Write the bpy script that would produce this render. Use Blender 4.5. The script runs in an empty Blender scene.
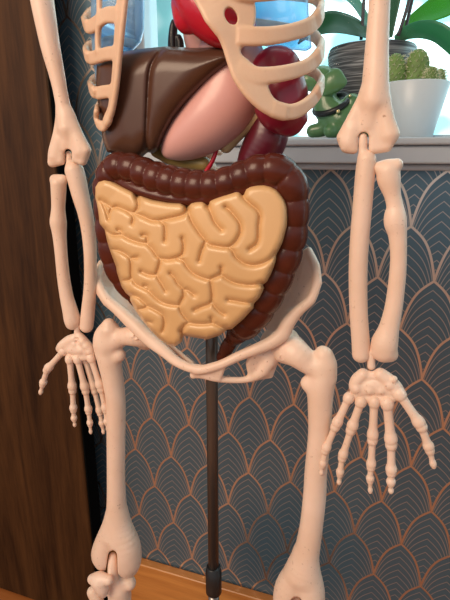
import bpy, math, random
import numpy as np
from mathutils import Vector, Matrix

rnd = random.Random(7)
SC = bpy.context.scene
COL = SC.collection

# ------------------------------------------------------------------ camera
FPX, YAW, PITCH = 490.0, math.radians(19.1), math.radians(16.5)
CAM = np.array([0.0, 0.0, 0.775])
cy, sy, cp, sp = math.cos(YAW), math.sin(YAW), math.cos(PITCH), math.sin(PITCH)
FW = np.array([-sy * cp, cy * cp, -sp])
RT = np.array([cy, sy, 0.0])
UP = np.cross(RT, FW)
WALL = 0.60          # distance of the papered wall
FLOOR_Z = 0.0


def at(px, py, Y):
    """The point of the vertical plane at distance Y that lies on a given line of sight."""
    px = np.asarray(px, float); py = np.asarray(py, float); Y = np.asarray(Y, float)
    d = FW + ((px - 225) / FPX)[..., None] * RT - ((py - 300) / FPX)[..., None] * UP
    return CAM + d * (Y / d[..., 1])[..., None]


def mpp(px, py, Y):
    d = FW + (px - 225) / FPX * RT - (py - 300) / FPX * UP
    return float(Y / d[1]) / FPX


cam = bpy.data.cameras.new('camera')
cam.sensor_fit = 'HORIZONTAL'
cam.sensor_width = 36.0
cam.lens = FPX / 450 * 36.0
cam.clip_start = 0.01
camo = bpy.data.objects.new('camera', cam)
COL.objects.link(camo)
m = Matrix.Identity(4)
for r in range(3):
    m[r][0], m[r][1], m[r][2], m[r][3] = RT[r], UP[r], -FW[r], CAM[r]
camo.matrix_world = m
SC.camera = camo


# ------------------------------------------------------------------ materials
def new_mat(name):
    M = bpy.data.materials.new(name)
    M.use_nodes = True
    return M, M.node_tree, M.node_tree.nodes['Principled BSDF']


def setp(b, **kw):
    for k, v in kw.items():
        b.inputs[k.replace('_', ' ')].default_value = v


def plain(name, col, rough=0.4, spec=0.5, noise=0.0, scale=40, bump=0.0, bscale=200, coat=0.0, sss=0.0, metal=0.0):
    M, nt, b = new_mat(name)
    b.inputs['Base Color'].default_value = (*col, 1)
    b.inputs['Roughness'].default_value = rough
    b.inputs['Specular IOR Level'].default_value = spec
    b.inputs['Coat Weight'].default_value = coat
    b.inputs['Coat Roughness'].default_value = 0.15
    b.inputs['Metallic'].default_value = metal
    if sss:
        b.inputs['Subsurface Weight'].default_value = sss
        b.inputs['Subsurface Radius'].default_value = (0.004, 0.002, 0.001)
        b.inputs['Subsurface Scale'].default_value = 1.0
    tc = nt.nodes.new('ShaderNodeTexCoord')
    if noise:
        n = nt.nodes.new('ShaderNodeTexNoise'); n.inputs['Scale'].default_value = scale; n.inputs['Detail'].default_value = 4
        nt.links.new(tc.outputs['Object'], n.inputs['Vector'])
        r = nt.nodes.new('ShaderNodeValToRGB')
        r.color_ramp.elements[0].position = 0.3; r.color_ramp.elements[1].position = 0.7
        r.color_ramp.elements[0].color = (*[c * (1 - noise) for c in col], 1)
        r.color_ramp.elements[1].color = (*[min(1, c * (1 + noise)) for c in col], 1)
        nt.links.new(n.outputs['Fac'], r.inputs['Fac'])
        nt.links.new(r.outputs['Color'], b.inputs['Base Color'])
    if bump:
        n = nt.nodes.new('ShaderNodeTexNoise'); n.inputs['Scale'].default_value = bscale
        nt.links.new(tc.outputs['Object'], n.inputs['Vector'])
        bp = nt.nodes.new('ShaderNodeBump'); bp.inputs['Strength'].default_value = bump; bp.inputs['Distance'].default_value = 0.002
        nt.links.new(n.outputs['Fac'], bp.inputs['Height'])
        nt.links.new(bp.outputs['Normal'], b.inputs['Normal'])
    return M


def bone_mat(name, col, specks):
    M, nt, b = new_mat(name)
    N, L = nt.nodes, nt.links
    setp(b, Roughness=0.42)
    b.inputs['Subsurface Weight'].default_value = 0.1
    b.inputs['Subsurface Radius'].default_value = (0.004, 0.002, 0.0012)
    b.inputs['Subsurface Scale'].default_value = 1.0
    tc = N.new('ShaderNodeTexCoord')
    big = N.new('ShaderNodeTexNoise'); big.inputs['Scale'].default_value = 28; big.inputs['Detail'].default_value = 3
    sm = N.new('ShaderNodeTexNoise'); sm.inputs['Scale'].default_value = 420; sm.inputs['Detail'].default_value = 2
    patch = N.new('ShaderNodeTexNoise'); patch.inputs['Scale'].default_value = 45
    for n in (big, sm, patch):
        L.new(tc.outputs['Object'], n.inputs['Vector'])
    r = N.new('ShaderNodeValToRGB')
    r.color_ramp.elements[0].position = .3; r.color_ramp.elements[1].position = .7
    r.color_ramp.elements[0].color = (col[0] * .94, col[1] * .9, col[2] * .86, 1)
    r.color_ramp.elements[1].color = (min(1, col[0] * 1.05), min(1, col[1] * 1.06), min(1, col[2] * 1.08), 1)
    L.new(big.outputs['Fac'], r.inputs['Fac'])
    s = N.new('ShaderNodeMapRange'); s.inputs['From Min'].default_value = .64; s.inputs['From Max'].default_value = .76
    L.new(sm.outputs['Fac'], s.inputs['Value'])
    p = N.new('ShaderNodeMapRange'); p.inputs['From Min'].default_value = .45; p.inputs['From Max'].default_value = .65
    L.new(patch.outputs['Fac'], p.inputs['Value'])
    mu = N.new('ShaderNodeMath'); mu.operation = 'MULTIPLY'; L.new(s.outputs[0], mu.inputs[0]); L.new(p.outputs[0], mu.inputs[1])
    mu2 = N.new('ShaderNodeMath'); mu2.operation = 'MULTIPLY'; L.new(mu.outputs[0], mu2.inputs[0]); mu2.inputs[1].default_value = specks
    mx = N.new('ShaderNodeMix'); mx.data_type = 'RGBA'
    L.new(mu2.outputs[0], mx.inputs['Factor']); L.new(r.outputs['Color'], mx.inputs['A'])
    mx.inputs['B'].default_value = (.33, .16, .08, 1)
    L.new(mx.outputs['Result'], b.inputs['Base Color'])
    bp = N.new('ShaderNodeBump'); bp.inputs['Strength'].default_value = .12; bp.inputs['Distance'].default_value = .001
    L.new(sm.outputs['Fac'], bp.inputs['Height']); L.new(bp.outputs['Normal'], b.inputs['Normal'])
    return M


def wood_mat(name, dark, light, rough, axis='Z', scale=1.0):
    M, nt, b = new_mat(name)
    N, L = nt.nodes, nt.links
    tc = N.new('ShaderNodeTexCoord'); mp = N.new('ShaderNodeMapping')
    mp.inputs['Scale'].default_value = (14 * scale, 14 * scale, 1.2 * scale) if axis == 'Z' else (1.2 * scale, 14 * scale, 14 * scale)
    L.new(tc.outputs['Object'], mp.inputs['Vector'])
    n = N.new('ShaderNodeTexNoise'); n.inputs['Scale'].default_value = 3; n.inputs['Detail'].default_value = 6; n.inputs['Distortion'].default_value = .8
    L.new(mp.outputs['Vector'], n.inputs['Vector'])
    w = N.new('ShaderNodeTexNoise'); w.inputs['Scale'].default_value = 26; w.inputs['Detail'].default_value = 3
    L.new(mp.outputs['Vector'], w.inputs['Vector'])
    a = N.new('ShaderNodeMath'); a.operation = 'MULTIPLY_ADD'; a.inputs[1].default_value = .35
    L.new(w.outputs['Fac'], a.inputs[0]); L.new(n.outputs['Fac'], a.inputs[2])
    r = N.new('ShaderNodeValToRGB')
    r.color_ramp.elements[0].position = .42; r.color_ramp.elements[1].position = .9
    r.color_ramp.elements[0].color = (*dark, 1); r.color_ramp.elements[1].color = (*light, 1)
    L.new(a.outputs[0], r.inputs['Fac']); L.new(r.outputs['Color'], b.inputs['Base Color'])
    setp(b, Roughness=rough)
    return M


def wallpaper_mat():
    """Slate-blue paper with metallic pointed scales: each scale nests thinner copies of its outline."""
    M, nt, b = new_mat('art_deco_wallpaper')
    N, L = nt.nodes, nt.links
    X0, Z0, WX, HZ = -0.28495 * WALL, CAM[2] - 0.54492 * WALL, 0.052354 * WALL, 0.103553 * WALL
    pos = N.new('ShaderNodeTexCoord'); sep = N.new('ShaderNodeSeparateXYZ')
    L.new(pos.outputs['Object'], sep.inputs[0])

    def mt(op, *a):
        n = N.new('ShaderNodeMath'); n.operation = op
        for i, v in enumerate(a):
            if isinstance(v, (int, float)):
                n.inputs[i].default_value = float(v)
            else:
                L.new(v, n.inputs[i])
        return n.outputs[0]
    ii = mt('DIVIDE', mt('SUBTRACT', sep.outputs['X'], X0), WX)
    vv = mt('DIVIDE', mt('SUBTRACT', Z0, sep.outputs['Z']), HZ)
    j = mt('FLOOR', vv); t = mt('SUBTRACT', vv, j)
    a = mt('ABSOLUTE', mt('SUBTRACT', mt('FLOORED_MODULO', mt('ADD', mt('SUBTRACT', ii, j), 1.0), 2.0), 1.0))

    def g(s):
        return mt('ADD', mt('MULTIPLY', s, .42), mt('MULTIPLY', mt('POWER', s, 4.0), .58))

    def grad(s):
        gp = mt('ADD', .42, mt('MULTIPLY', mt('POWER', s, 3.0), 2.32))
        q = mt('DIVIDE', gp, WX)
        return mt('SQRT', mt('ADD', mt('MULTIPLY', q, q), 1.0 / HZ ** 2))
    a2 = mt('SUBTRACT', 1.0, a)
    f1 = mt('SUBTRACT', t, g(a))
    f2 = mt('SUBTRACT', mt('ADD', t, 1.0), g(a2))
    inside = mt('GREATER_THAN', f1, 0.0)
    phi = mt('ADD', mt('MULTIPLY', inside, f1), mt('MULTIPLY', mt('SUBTRACT', 1.0, inside), f2))
    gr = mt('ADD', mt('MULTIPLY', inside, grad(a)), mt('MULTIPLY', mt('SUBTRACT', 1.0, inside), grad(a2)))
    dmain = mt('DIVIDE', mt('ABSOLUTE', f1), grad(a))
    st = .178
    ph = mt('DIVIDE', phi, st)
    near = mt('ABSOLUTE', mt('SUBTRACT', ph, mt('ROUND', ph)))
    dn = mt('DIVIDE', mt('MULTIPLY', near, st), gr)

    def line(d, w):
        mr = N.new('ShaderNodeMapRange'); mr.interpolation_type = 'SMOOTHSTEP'
        mr.inputs['From Min'].default_value = w + .0003; mr.inputs['From Max'].default_value = max(0, w - .0003)
        L.new(d, mr.inputs['Value']); return mr.outputs[0]
    lmain = line(dmain, .0014); lnest = mt('MULTIPLY', line(dn, .0005), .5)
    mask = mt('MAXIMUM', lmain, lnest)
    mix = N.new('ShaderNodeMix'); mix.data_type = 'RGBA'
    mix.inputs['A'].default_value = (.085, .155, .205, 1); mix.inputs['B'].default_value = (.77, .61, .51, 1)
    L.new(mask, mix.inputs['Factor']); L.new(mix.outputs['Result'], b.inputs['Base Color'])
    L.new(mt('ADD', mt('MULTIPLY', mask, .6), .35), b.inputs['Metallic'])
    setp(b, Roughness=.28)
    b.inputs['Specular IOR Level'].default_value = .75
    return M


def clear_mat(name, col, fac, rough=.08, gloss=.3):
    """Tinted see-through plastic or glass: straight transmission with a diffuse tint and a gloss."""
    M, nt, b = new_mat(name)
    N, L = nt.nodes, nt.links
    out = N['Material Output']; N.remove(b)
    tr = N.new('ShaderNodeBsdfTransparent'); tr.inputs['Color'].default_value = (*col, 1)
    pr = N.new('ShaderNodeBsdfPrincipled'); pr.inputs['Base Color'].default_value = (*col, 1); pr.inputs['Roughness'].default_value = rough
    fr = N.new('ShaderNodeFresnel'); fr.inputs['IOR'].default_value = 1.45
    ma = N.new('ShaderNodeMath'); ma.operation = 'MULTIPLY_ADD'; ma.inputs[1].default_value = gloss; ma.inputs[2].default_value = fac
    L.new(fr.outputs[0], ma.inputs[0])
    mx = N.new('ShaderNodeMixShader')
    L.new(ma.outputs[0], mx.inputs['Fac']); L.new(tr.outputs[0], mx.inputs[1]); L.new(pr.outputs[0], mx.inputs[2])
    L.new(mx.outputs[0], out.inputs['Surface'])
    return M


def leaf_mat(name, col, trans):
    M, nt, b = new_mat(name)
    N, L = nt.nodes, nt.links
    out = N['Material Output']
    setp(b, Roughness=.35); b.inputs['Base Color'].default_value = (*col, 1)
    tl = N.new('ShaderNodeBsdfTranslucent'); tl.inputs['Color'].default_value = (min(1, col[0] * 1.5), min(1, col[1] * 1.6), col[2], 1)
    mx = N.new('ShaderNodeMixShader'); mx.inputs['Fac'].default_value = trans
    L.new(b.outputs[0], mx.inputs[1]); L.new(tl.outputs[0], mx.inputs[2]); L.new(mx.outputs[0], out.inputs['Surface'])
    return M


BONE = bone_mat('cream_bone_plastic', (.84, .62, .49), .75)
RIBM = bone_mat('smooth_rib_plastic', (.78, .53, .365), .1)
GUT = plain('tan_intestine_plastic', (.70, .42, .19), .36, noise=.05, scale=30, coat=.15)
COLON = plain('dark_red_brown_plastic', (.085, .017, .009), .27, .35, noise=.15, scale=60)
LIVER = plain('brown_liver_plastic', (.085, .036, .021), .28, .4, noise=.08, scale=40)
STOM = plain('pink_stomach_plastic', (.72, .37, .33), .33, noise=.05, scale=25, coat=.1)
HEART = plain('glossy_red_plastic', (.50, .008, .030), .25, coat=.3)
SPLEEN = plain('maroon_plastic', (.24, .010, .032), .3, coat=.2)
KIDNEY = plain('deep_maroon_plastic', (.11, .008, .018), .3, coat=.2)
TAN = plain('pale_tan_plastic', (.62, .43, .22), .4)
BLACK = plain('black_plastic', (.012, .012, .013), .35)
LUNG = clear_mat('clear_blue_plastic', (.50, .74, .95), .20, .12, .8)
POLE = plain('dark_bronze_metal', (.12, .095, .08), .32, metal=.6, bump=.05, bscale=300)
STEEL = plain('grey_steel', (.25, .22, .21), .3, metal=.8)
PAPER = wallpaper_mat()
WHITE = plain('white_painted_wood', (.48, .53, .58), .4, noise=.04, scale=8)
DOORW = wood_mat('dark_brown_door_wood', (.022, .0075, .002), (.085, .034, .010), .55, 'Z', 1.0)
DOORW.node_tree.nodes['Principled BSDF'].inputs['Specular IOR Level'].default_value = .2
EDGE = plain('matt_black_shade', (.006, .006, .006), 1.0, 0.0)
BASEW = wood_mat('orange_varnished_wood', (.45, .15, .03), (.70, .29, .07), .3, 'X', 1.0)
FLOORW = wood_mat('warm_oak_floor', (.30, .085, .017), (.46, .155, .04), .4, 'X', .6)
GLASS = clear_mat('window_glass', (.96, .99, .99), .0, .02, .35)


# ------------------------------------------------------------------ mesh helpers
def link(name, me, mat, parent=None, smooth=True):
    o = bpy.data.objects.new(name, me)
    COL.objects.link(o)
    if mat:
        me.materials.append(mat)
    if smooth:
        me.polygons.foreach_set('use_smooth', np.ones(len(me.polygons), bool))
    if parent:
        o.parent = parent
        o.matrix_parent_inverse = parent.matrix_world.inverted()
    return o


def empty(name, loc, label, cat, group=None):
    o = bpy.data.objects.new(name, None)
    COL.objects.link(o)
    o.location = loc
    o.matrix_world = Matrix.Translation(Vector(loc))
    o['label'] = label; o['category'] = cat
    if group:
        o['group'] = group
    o.empty_display_size = .02
    return o


def mesh_np(name, V, Q):
    me = bpy.data.meshes.new(name)
    V = np.asarray(V, np.float32); Q = np.asarray(Q, np.int32)
    k = Q.shape[1]
    me.vertices.add(len(V)); me.vertices.foreach_set('co', V.ravel())
    me.loops.add(Q.size); me.loops.foreach_set('vertex_index', Q.ravel())
    me.polygons.add(len(Q)); me.polygons.foreach_set('loop_start', np.arange(0, Q.size, k, dtype=np.int32))
    me.update(calc_edges=True); me.validate()
    return me


def surface_nets(D):
    """Quads of the zero level of a sampled field (negative inside); vertices in grid units."""
    S = D < 0
    n = np.array(D.shape)
    c = tuple(slice(0, k - 1) for k in n)
    cnt = np.zeros(n - 1, np.int8)
    offs = [(i, j, k) for i in (0, 1) for j in (0, 1) for k in (0, 1)]
    for o in offs:
        cnt += S[tuple(slice(q, q + s - 1) for q, s in zip(o, n))]
    act = (cnt > 0) & (cnt < 8)
    idx = -np.ones(act.shape, np.int64)
    cells = np.argwhere(act)
    idx[act] = np.arange(len(cells))
    acc = np.zeros((len(cells), 3)); wt = np.zeros(len(cells))
    val = {o: D[tuple((cells + np.array(o)).T)] for o in offs}
    for o in offs:
        for ax in range(3):
            if o[ax] == 0:
                p = list(o); p[ax] = 1; p = tuple(p)
                a, b = val[o], val[p]
                cr = (a < 0) != (b < 0)
                t = np.where(cr, a / np.where(cr, a - b, 1), 0)
                pt = np.tile(np.array(o, float), (len(cells), 1)); pt[:, ax] = t
                acc[cr] += pt[cr]; wt[cr] += 1
    V = cells + acc / wt[:, None]
    quads = []
    for ax in range(3):
        u, v = (ax + 1) % 3, (ax + 2) % 3
        lo = [slice(1, -1)] * 3; hi = [slice(1, -1)] * 3
        lo[ax] = slice(0, n[ax] - 1); hi[ax] = slice(1, n[ax])
        a, b = S[tuple(lo)], S[tuple(hi)]
        ed = np.argwhere(a != b)
        base = ed + np.array([0 if q == ax else 1 for q in range(3)])
        fl = a[tuple(ed.T)]

        def cell(du, dv):
            q = base.copy(); q[:, u] -= du; q[:, v] -= dv
            return idx[tuple(q.T)]
        q = np.stack([cell(1, 1), cell(0, 1), cell(0, 0), cell(1, 0)], 1)
        q[~fl] = q[~fl][:, ::-1]
        quads.append(q)
    Q = np.concatenate(quads)
    return V, Q


def relax(V, Q, n=2, lam=.5):
    for _ in range(n):
        s = np.zeros_like(V); w = np.zeros(len(V))
        for k in range(4):
            a, b = Q[:, k], Q[:, (k + 1) % 4]
            np.add.at(s, a, V[b]); np.add.at(w, a, 1)
            np.add.at(s, b, V[a]); np.add.at(w, b, 1)
        V = V + lam * (s / w[:, None] - V)
    return V


def spline(P, n=4):
    """Catmull-Rom resampling of rows of any width."""
    P = np.asarray(P, float)
    if len(P) < 3:
        return P
    E = np.vstack([2 * P[0] - P[1], P, 2 * P[-1] - P[-2]])
    out = []
    for i in range(1, len(E) - 2):
        p0, p1, p2, p3 = E[i - 1:i + 3]
        for k in range(n):
            t = k / n
            out.append(.5 * (2 * p1 + (p2 - p0) * t + (2 * p0 - 5 * p1 + 4 * p2 - p3) * t * t + (3 * p1 - p0 - 3 * p2 + p3) * t ** 3))
    out.append(P[-1])
    return np.array(out)


class Body:
    """A solid blended from round cones, ellipsoids and thick triangles, meshed as one closed surface."""

    def __init__(self, h=.0006, Y=.33):
        self.h, self.Y, self.pr, self.open = h, Y, [], None

    def _add(self, fn, lo, hi, k, sub):
        e = (fn, np.asarray(lo), np.asarray(hi))
        if self.open is not None:
            self.open.append(e); self.gk, self.gs = k, sub
        else:
            self.pr.append(([e], e[1], e[2], k, sub))

    def begin(self):
        self.open = []

    def end(self):
        G, self.open = self.open, None
        self.pr.append((G, np.min([e[1] for e in G], 0), np.max([e[2] for e in G], 0), self.gk, self.gs))

    def cone(self, a, b, ra, rb, k=.002, fl=1.0, sub=False):
        a, b = np.array(a, float), np.array(b, float)
        s = np.array([1, fl, 1.0])
        A, B = a * s, b * s
        ba = B - A; L2 = max(ba @ ba, 1e-12)

        def fn(x, y, z):
            X, Yy, Z = x - A[0], y * fl - A[1], z - A[2]
            t = np.clip((X * ba[0] + Yy * ba[1] + Z * ba[2]) / L2, 0, 1)
            return (np.sqrt((X - t * ba[0]) ** 2 + (Yy - t * ba[1]) ** 2 + (Z - t * ba[2]) ** 2) - (ra + t * (rb - ra)))
        r = max(ra, rb)
        self._add(fn, np.minimum(a, b) - r, np.maximum(a, b) + r, k, sub)

    def chain(self, pts, k=1.5, fl=1.0, n=4, Y=None, sub=False):
        """pts: rows of (px, py, radius in px[, Y])."""
        Y = self.Y if Y is None else Y
        R = spline([(p[0], p[1], p[2], p[3] if len(p) > 3 else Y) for p in pts], n)
        W = at(R[:, 0], R[:, 1], R[:, 3])
        s = np.array([mpp(r[0], r[1], r[3]) for r in R])
        rad = np.maximum(R[:, 2], .3) * s
        self.begin()
        for i in range(len(R) - 1):
            self.cone(W[i], W[i + 1], rad[i], rad[i + 1], k * s[i], fl, sub)
        self.end()

    def tube_field(self, P, rad, bulge, k):
        """A tube whose girth swells and nips in along its length, measured square to its axis."""
        L = np.concatenate([[0], np.cumsum(np.linalg.norm(np.diff(P, axis=0), axis=1))])
        big = float(rad.max()) * 1.35

        def fn(x, y, z):
            sh = np.broadcast_shapes(x.shape, y.shape, z.shape)
            best = np.full(sh, 1.0, np.float32); par = np.zeros(sh, np.float32)
            ax = [x.ravel(), y.ravel(), z.ravel()]
            for i in range(len(P) - 1):
                a, e = P[i], P[i + 1] - P[i]
                lo, hi = np.minimum(P[i], P[i + 1]) - big, np.maximum(P[i], P[i + 1]) + big
                sl = tuple(slice(*np.searchsorted(ax[c], (lo[c], hi[c]))) for c in range(3))
                X, Y_, Z = ax[0][sl[0]][:, None, None] - a[0], ax[1][sl[1]][None, :, None] - a[1], ax[2][sl[2]][None, None, :] - a[2]
                t = np.clip((X * e[0] + Y_ * e[1] + Z * e[2]) / (e @ e), 0, 1)
                d = np.sqrt((X - t * e[0]) ** 2 + (Y_ - t * e[1]) ** 2 + (Z - t * e[2]) ** 2)
                cur = best[sl]; m_ = d < cur
                cur[m_] = d[m_]; par[sl][m_] = (L[i] + t * (L[i + 1] - L[i]))[m_]
            return best - np.interp(par, L, rad) * bulge(par)
        self._add(fn, P.min(0) - big, P.max(0) + big, k, False)

    def mark(self, px, py, r, Y, w=.55):
        a = np.linspace(0, 2 * math.pi, 15)
        self.chain([(px + r * math.cos(q), py + r * math.sin(q), w, Y) for q in a], .5, n=1)

    def ball(self, px, py, r, Y=None, k=2.0, rz=None, ry=None, rot=0, sub=False):
        """Ellipsoid with radii in px: r along the picture's x, rz up, ry in depth; rot turns it about Y."""
        Y = self.Y if Y is None else Y
        c = at(px, py, Y); s = mpp(px, py, Y)
        R = np.array([r, ry or r, rz or r]) * s
        ca, sa = math.cos(rot), math.sin(rot)

        def fn(x, y, z):
            X, Z = x - c[0], z - c[2]
            q = np.sqrt(((X * ca + Z * sa) / R[0]) ** 2 + ((y - c[1]) / R[1]) ** 2 + ((-X * sa + Z * ca) / R[2]) ** 2)
            return (q - 1) * R.min()
        m_ = R.max()
        self._add(fn, c - m_, c + m_, k * s, sub)

    def tri(self, a, b, c, r, k=.002, sub=False):
        a, b, c = (np.array(v, float) for v in (a, b, c))
        ba, cb, ac = b - a, c - b, a - c
        nor = np.cross(ba, ac)
        n2 = nor @ nor
        if n2 < 1e-16:
            return

        def fn(x, y, z):
            def seg(o, e):
                X, Yy, Z = x - o[0], y - o[1], z - o[2]
                t = np.clip((X * e[0] + Yy * e[1] + Z * e[2]) / max(e @ e, 1e-14), 0, 1)
                return (X - t * e[0]) ** 2 + (Yy - t * e[1]) ** 2 + (Z - t * e[2]) ** 2
            d2 = np.minimum(np.minimum(seg(a, ba), seg(b, cb)), seg(c, ac))
            ins = np.ones(np.broadcast_shapes(x.shape, y.shape, z.shape), bool)
            for o, e in ((a, ba), (b, cb), (c, ac)):
                w = np.cross(e, nor)
                ins &= ((x - o[0]) * w[0] + (y - o[1]) * w[1] + (z - o[2]) * w[2]) >= 0
            pl = ((x - a[0]) * nor[0] + (y - a[1]) * nor[1] + (z - a[2]) * nor[2]) ** 2 / n2
            return np.sqrt(np.where(ins, pl, d2)) - r
        A = np.stack([a, b, c])
        self._add(fn, A.min(0) - r, A.max(0) + r, k, sub)

    def sheet(self, pts, tris, r, k=2.0):
        W = [at(*p) for p in pts]; s = mpp(*pts[0])
        self.begin()
        for i, j, l in tris:
            self.tri(W[i], W[j], W[l], r * s, k * s)
        self.end()

    def ribbon(self, pts, r, axis_px, k=1.5, n=3):
        """A band along rows of (px, py, half width, Y) standing on the barrel around a vertical axis."""
        R = spline(pts, n)
        W = at(R[:, 0], R[:, 1], R[:, 3])
        T = np.gradient(W, axis=0); T /= np.linalg.norm(T, axis=1)[:, None]
        ax = at(axis_px, 150, .345)
        Nn = W - ax; Nn[:, 2] = 0; Nn /= np.linalg.norm(Nn, axis=1)[:, None]
        B = np.cross(T, Nn); B /= np.linalg.norm(B, axis=1)[:, None]
        s = np.array([mpp(q[0], q[1], q[3]) for q in R])
        hw = (np.maximum(R[:, 2] - r, .2) * s)[:, None]
        A_, C_ = W + B * hw, W - B * hw
        self.begin()
        for i in range(len(R) - 1):
            self.tri(A_[i], C_[i], A_[i + 1], r * s[i], k * s[i])
            self.tri(C_[i], C_[i + 1], A_[i + 1], r * s[i], k * s[i])
        self.end()

    def build(self, name, mat, parent=None, smooth=2):
        h = self.h
        add = [p for p in self.pr if not p[4]]
        lo = np.min([p[1] for p in add], 0) - 4 * h; hi = np.max([p[2] for p in add], 0) + 4 * h
        n = np.ceil((hi - lo) / h).astype(int) + 1
        ax = [lo[i] + h * np.arange(n[i]) for i in range(3)]
        D = np.full(n, .02, np.float32)
        def block(l, u, g):
            i0 = np.maximum(np.floor((l - g - lo) / h).astype(int), 0); i1 = np.minimum(np.ceil((u + g - lo) / h).astype(int) + 1, n)
            return i0, i1
        for grp, l, u, k, sub in self.pr:
            g = k + 3 * h
            i0, i1 = block(l, u, g)
            if np.any(i1 <= i0):
                continue
            sl = tuple(slice(a, b) for a, b in zip(i0, i1))
            d = np.full(i1 - i0, .02, np.float32)
            for fn, l2, u2 in grp:
                j0, j1 = block(l2, u2, g)
                if np.any(j1 <= j0):
                    continue
                e = fn(ax[0][j0[0]:j1[0]][:, None, None], ax[1][j0[1]:j1[1]][None, :, None], ax[2][j0[2]:j1[2]][None, None, :])
                q = tuple(slice(a - c, b - c) for a, b, c in zip(j0, j1, i0))
                d[q] = np.minimum(d[q], e)
            cur = D[sl]
            if sub:
                d = -d
                t = np.clip(.5 - .5 * (d - cur) / k, 0, 1)
                D[sl] = d + (cur - d) * t + k * t * (1 - t)
            else:
                t = np.clip(.5 + .5 * (d - cur) / k, 0, 1)
                D[sl] = d + (cur - d) * t - k * t * (1 - t)
        V, Q = surface_nets(D)
        V = relax(V, Q, smooth, .5)
        return link(name, mesh_np(name, lo + V * h, Q), mat, parent)


def seg_dist(X, Yy, P, closed=False):
    P = np.asarray(P, float)
    Q = np.roll(P, -1, 0) if closed else P[1:]
    d = np.full(X.shape, 1e9)
    for a, b in zip(P if closed else P[:-1], Q):
        e = b - a
        t = np.clip(((X - a[0]) * e[0] + (Yy - a[1]) * e[1]) / max(e @ e, 1e-9), 0, 1)
        d = np.minimum(d, np.hypot(X - a[0] - t * e[0], Yy - a[1] - t * e[1]))
    return d


def inside(X, Yy, P):
    P = np.asarray(P, float); r = np.zeros(X.shape, bool)
    for a, b in zip(P, np.roll(P, -1, 0)):
        c = (a[1] > Yy) != (b[1] > Yy)
        r ^= c & (X < (b[0] - a[0]) * (Yy - a[1]) / ((b[1] - a[1]) or 1e-9) + a[0])
    return r


def blur(A, n):
    for _ in range(n):
        A = (np.roll(A, 1, 0) + np.roll(A, -1, 0) + 2 * A) / 4
        A = (np.roll(A, 1, 1) + np.roll(A, -1, 1) + 2 * A) / 4
    return A


def relief(name, mat, parent, outline, grooves, Yb, H, R, thick, gd=0, gw=3.0, step=.7, dome=None, sm=2):
    """A moulded plate: an outline with rounded rim and engraved furrows, domed, with a real back."""
    o = np.asarray(outline, float)
    lo, hi = o.min(0) - 4, o.max(0) + 4
    gx = np.arange(lo[0], hi[0], step); gy = np.arange(lo[1], hi[1], step)
    X, Yy = np.meshgrid(gx, gy, indexing='ij')
    d = seg_dist(X, Yy, o, True) * np.where(inside(X, Yy, o), 1, -1)
    s = np.clip(d / R, -1, 1)
    hgt = np.where(s > 0, np.sqrt(np.maximum(0, 1 - (1 - s) ** 2)), 6 * s) * H
    if grooves:
        gdist = np.full(X.shape, 1e9)
        for g in grooves:
            gdist = np.minimum(gdist, seg_dist(X, Yy, spline(g, 4)))
        q = np.clip(gdist / gw, 0, 1)
        hgt = hgt - gd * (1 - np.sqrt(1 - (1 - q) ** 2)) * np.clip(d / 2 + .5, 0, 1)
    if dome is not None:
        hgt = hgt + dome(X, Yy) * np.clip(s * 2 + .6, 0, 1)
    hgt = blur(hgt, 2)
    sc = mpp(*o.mean(0), Yb)
    hmax = float(hgt.max()) + 3
    gz = np.arange(-hmax, thick + 3, step)           # px, towards the wall
    D = np.maximum((-hgt[:, :, None] - gz[None, None, :]), (gz - thick)[None, None, :])
    big = np.maximum(D, (-d - 1.2)[:, :, None])
    V, Q = surface_nets(big.astype(np.float32))
    V = relax(V, Q, sm, .5)
    P = at(lo[0] + V[:, 0] * step, lo[1] + V[:, 1] * step, Yb + (gz[0] + V[:, 2] * step) * sc)
    # picture axes run right / down / away: flip the winding for the world
    me = mesh_np(name, P, Q)
    ob = link(name, me, mat, parent)
    fix_normals(me)
    return ob


def fix_normals(me):
    n = len(me.polygons)
    V = np.empty(len(me.vertices) * 3, np.float32); me.vertices.foreach_get('co', V); V = V.reshape(-1, 3)
    t = np.empty(n * 4, np.int32); me.loops.foreach_get('vertex_index', t); t = t.reshape(-1, 4)
    a, b, c, d = (V[t[:, i]] - V.mean(0) for i in range(4))
    vol = (np.einsum('ij,ij->i', a, np.cross(b, c)) + np.einsum('ij,ij->i', a, np.cross(c, d))).sum()
    if vol < 0:
        me.flip_normals()


def box_mesh(name, boxes, bevel=0.0):
    import bmesh
    bm = bmesh.new()
    for lo, hi in boxes:
        r = bmesh.ops.create_cube(bm, size=1)
        for v in r['verts']:
            v.co = Vector([(lo[i] + hi[i]) / 2 + v.co[i] * (hi[i] - lo[i]) for i in range(3)])
    if bevel:
        bmesh.ops.bevel(bm, geom=bm.edges[:], offset=bevel, segments=3, profile=.5, affect='EDGES')
    me = bpy.data.meshes.new(name); bm.to_mesh(me); bm.free()
    return me


def lathe(name, prof, c, n=48):
    """prof: (radius, z) from the bottom up, closed on the axis at both ends."""
    V, F = [], []
    for r, z in prof:
        for k in range(n):
            a = 2 * math.pi * k / n
            V.append((c[0] + r * math.cos(a), c[1] + r * math.sin(a), c[2] + z))
    for i in range(len(prof) - 1):
        for k in range(n):
            F.append((i * n + k, i * n + (k + 1) % n, (i + 1) * n + (k + 1) % n, (i + 1) * n + k))
    V.append((c[0], c[1], c[2] + prof[0][1])); V.append((c[0], c[1], c[2] + prof[-1][1]))
    b0, b1 = len(V) - 2, len(V) - 1
    for k in range(n):
        F.append((b0, (k + 1) % n, k)); e = (len(prof) - 1) * n
        F.append((b1, e + k, e + (k + 1) % n))
    me = bpy.data.meshes.new(name); me.from_pydata(V, [], F); me.update()
    return me


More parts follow.
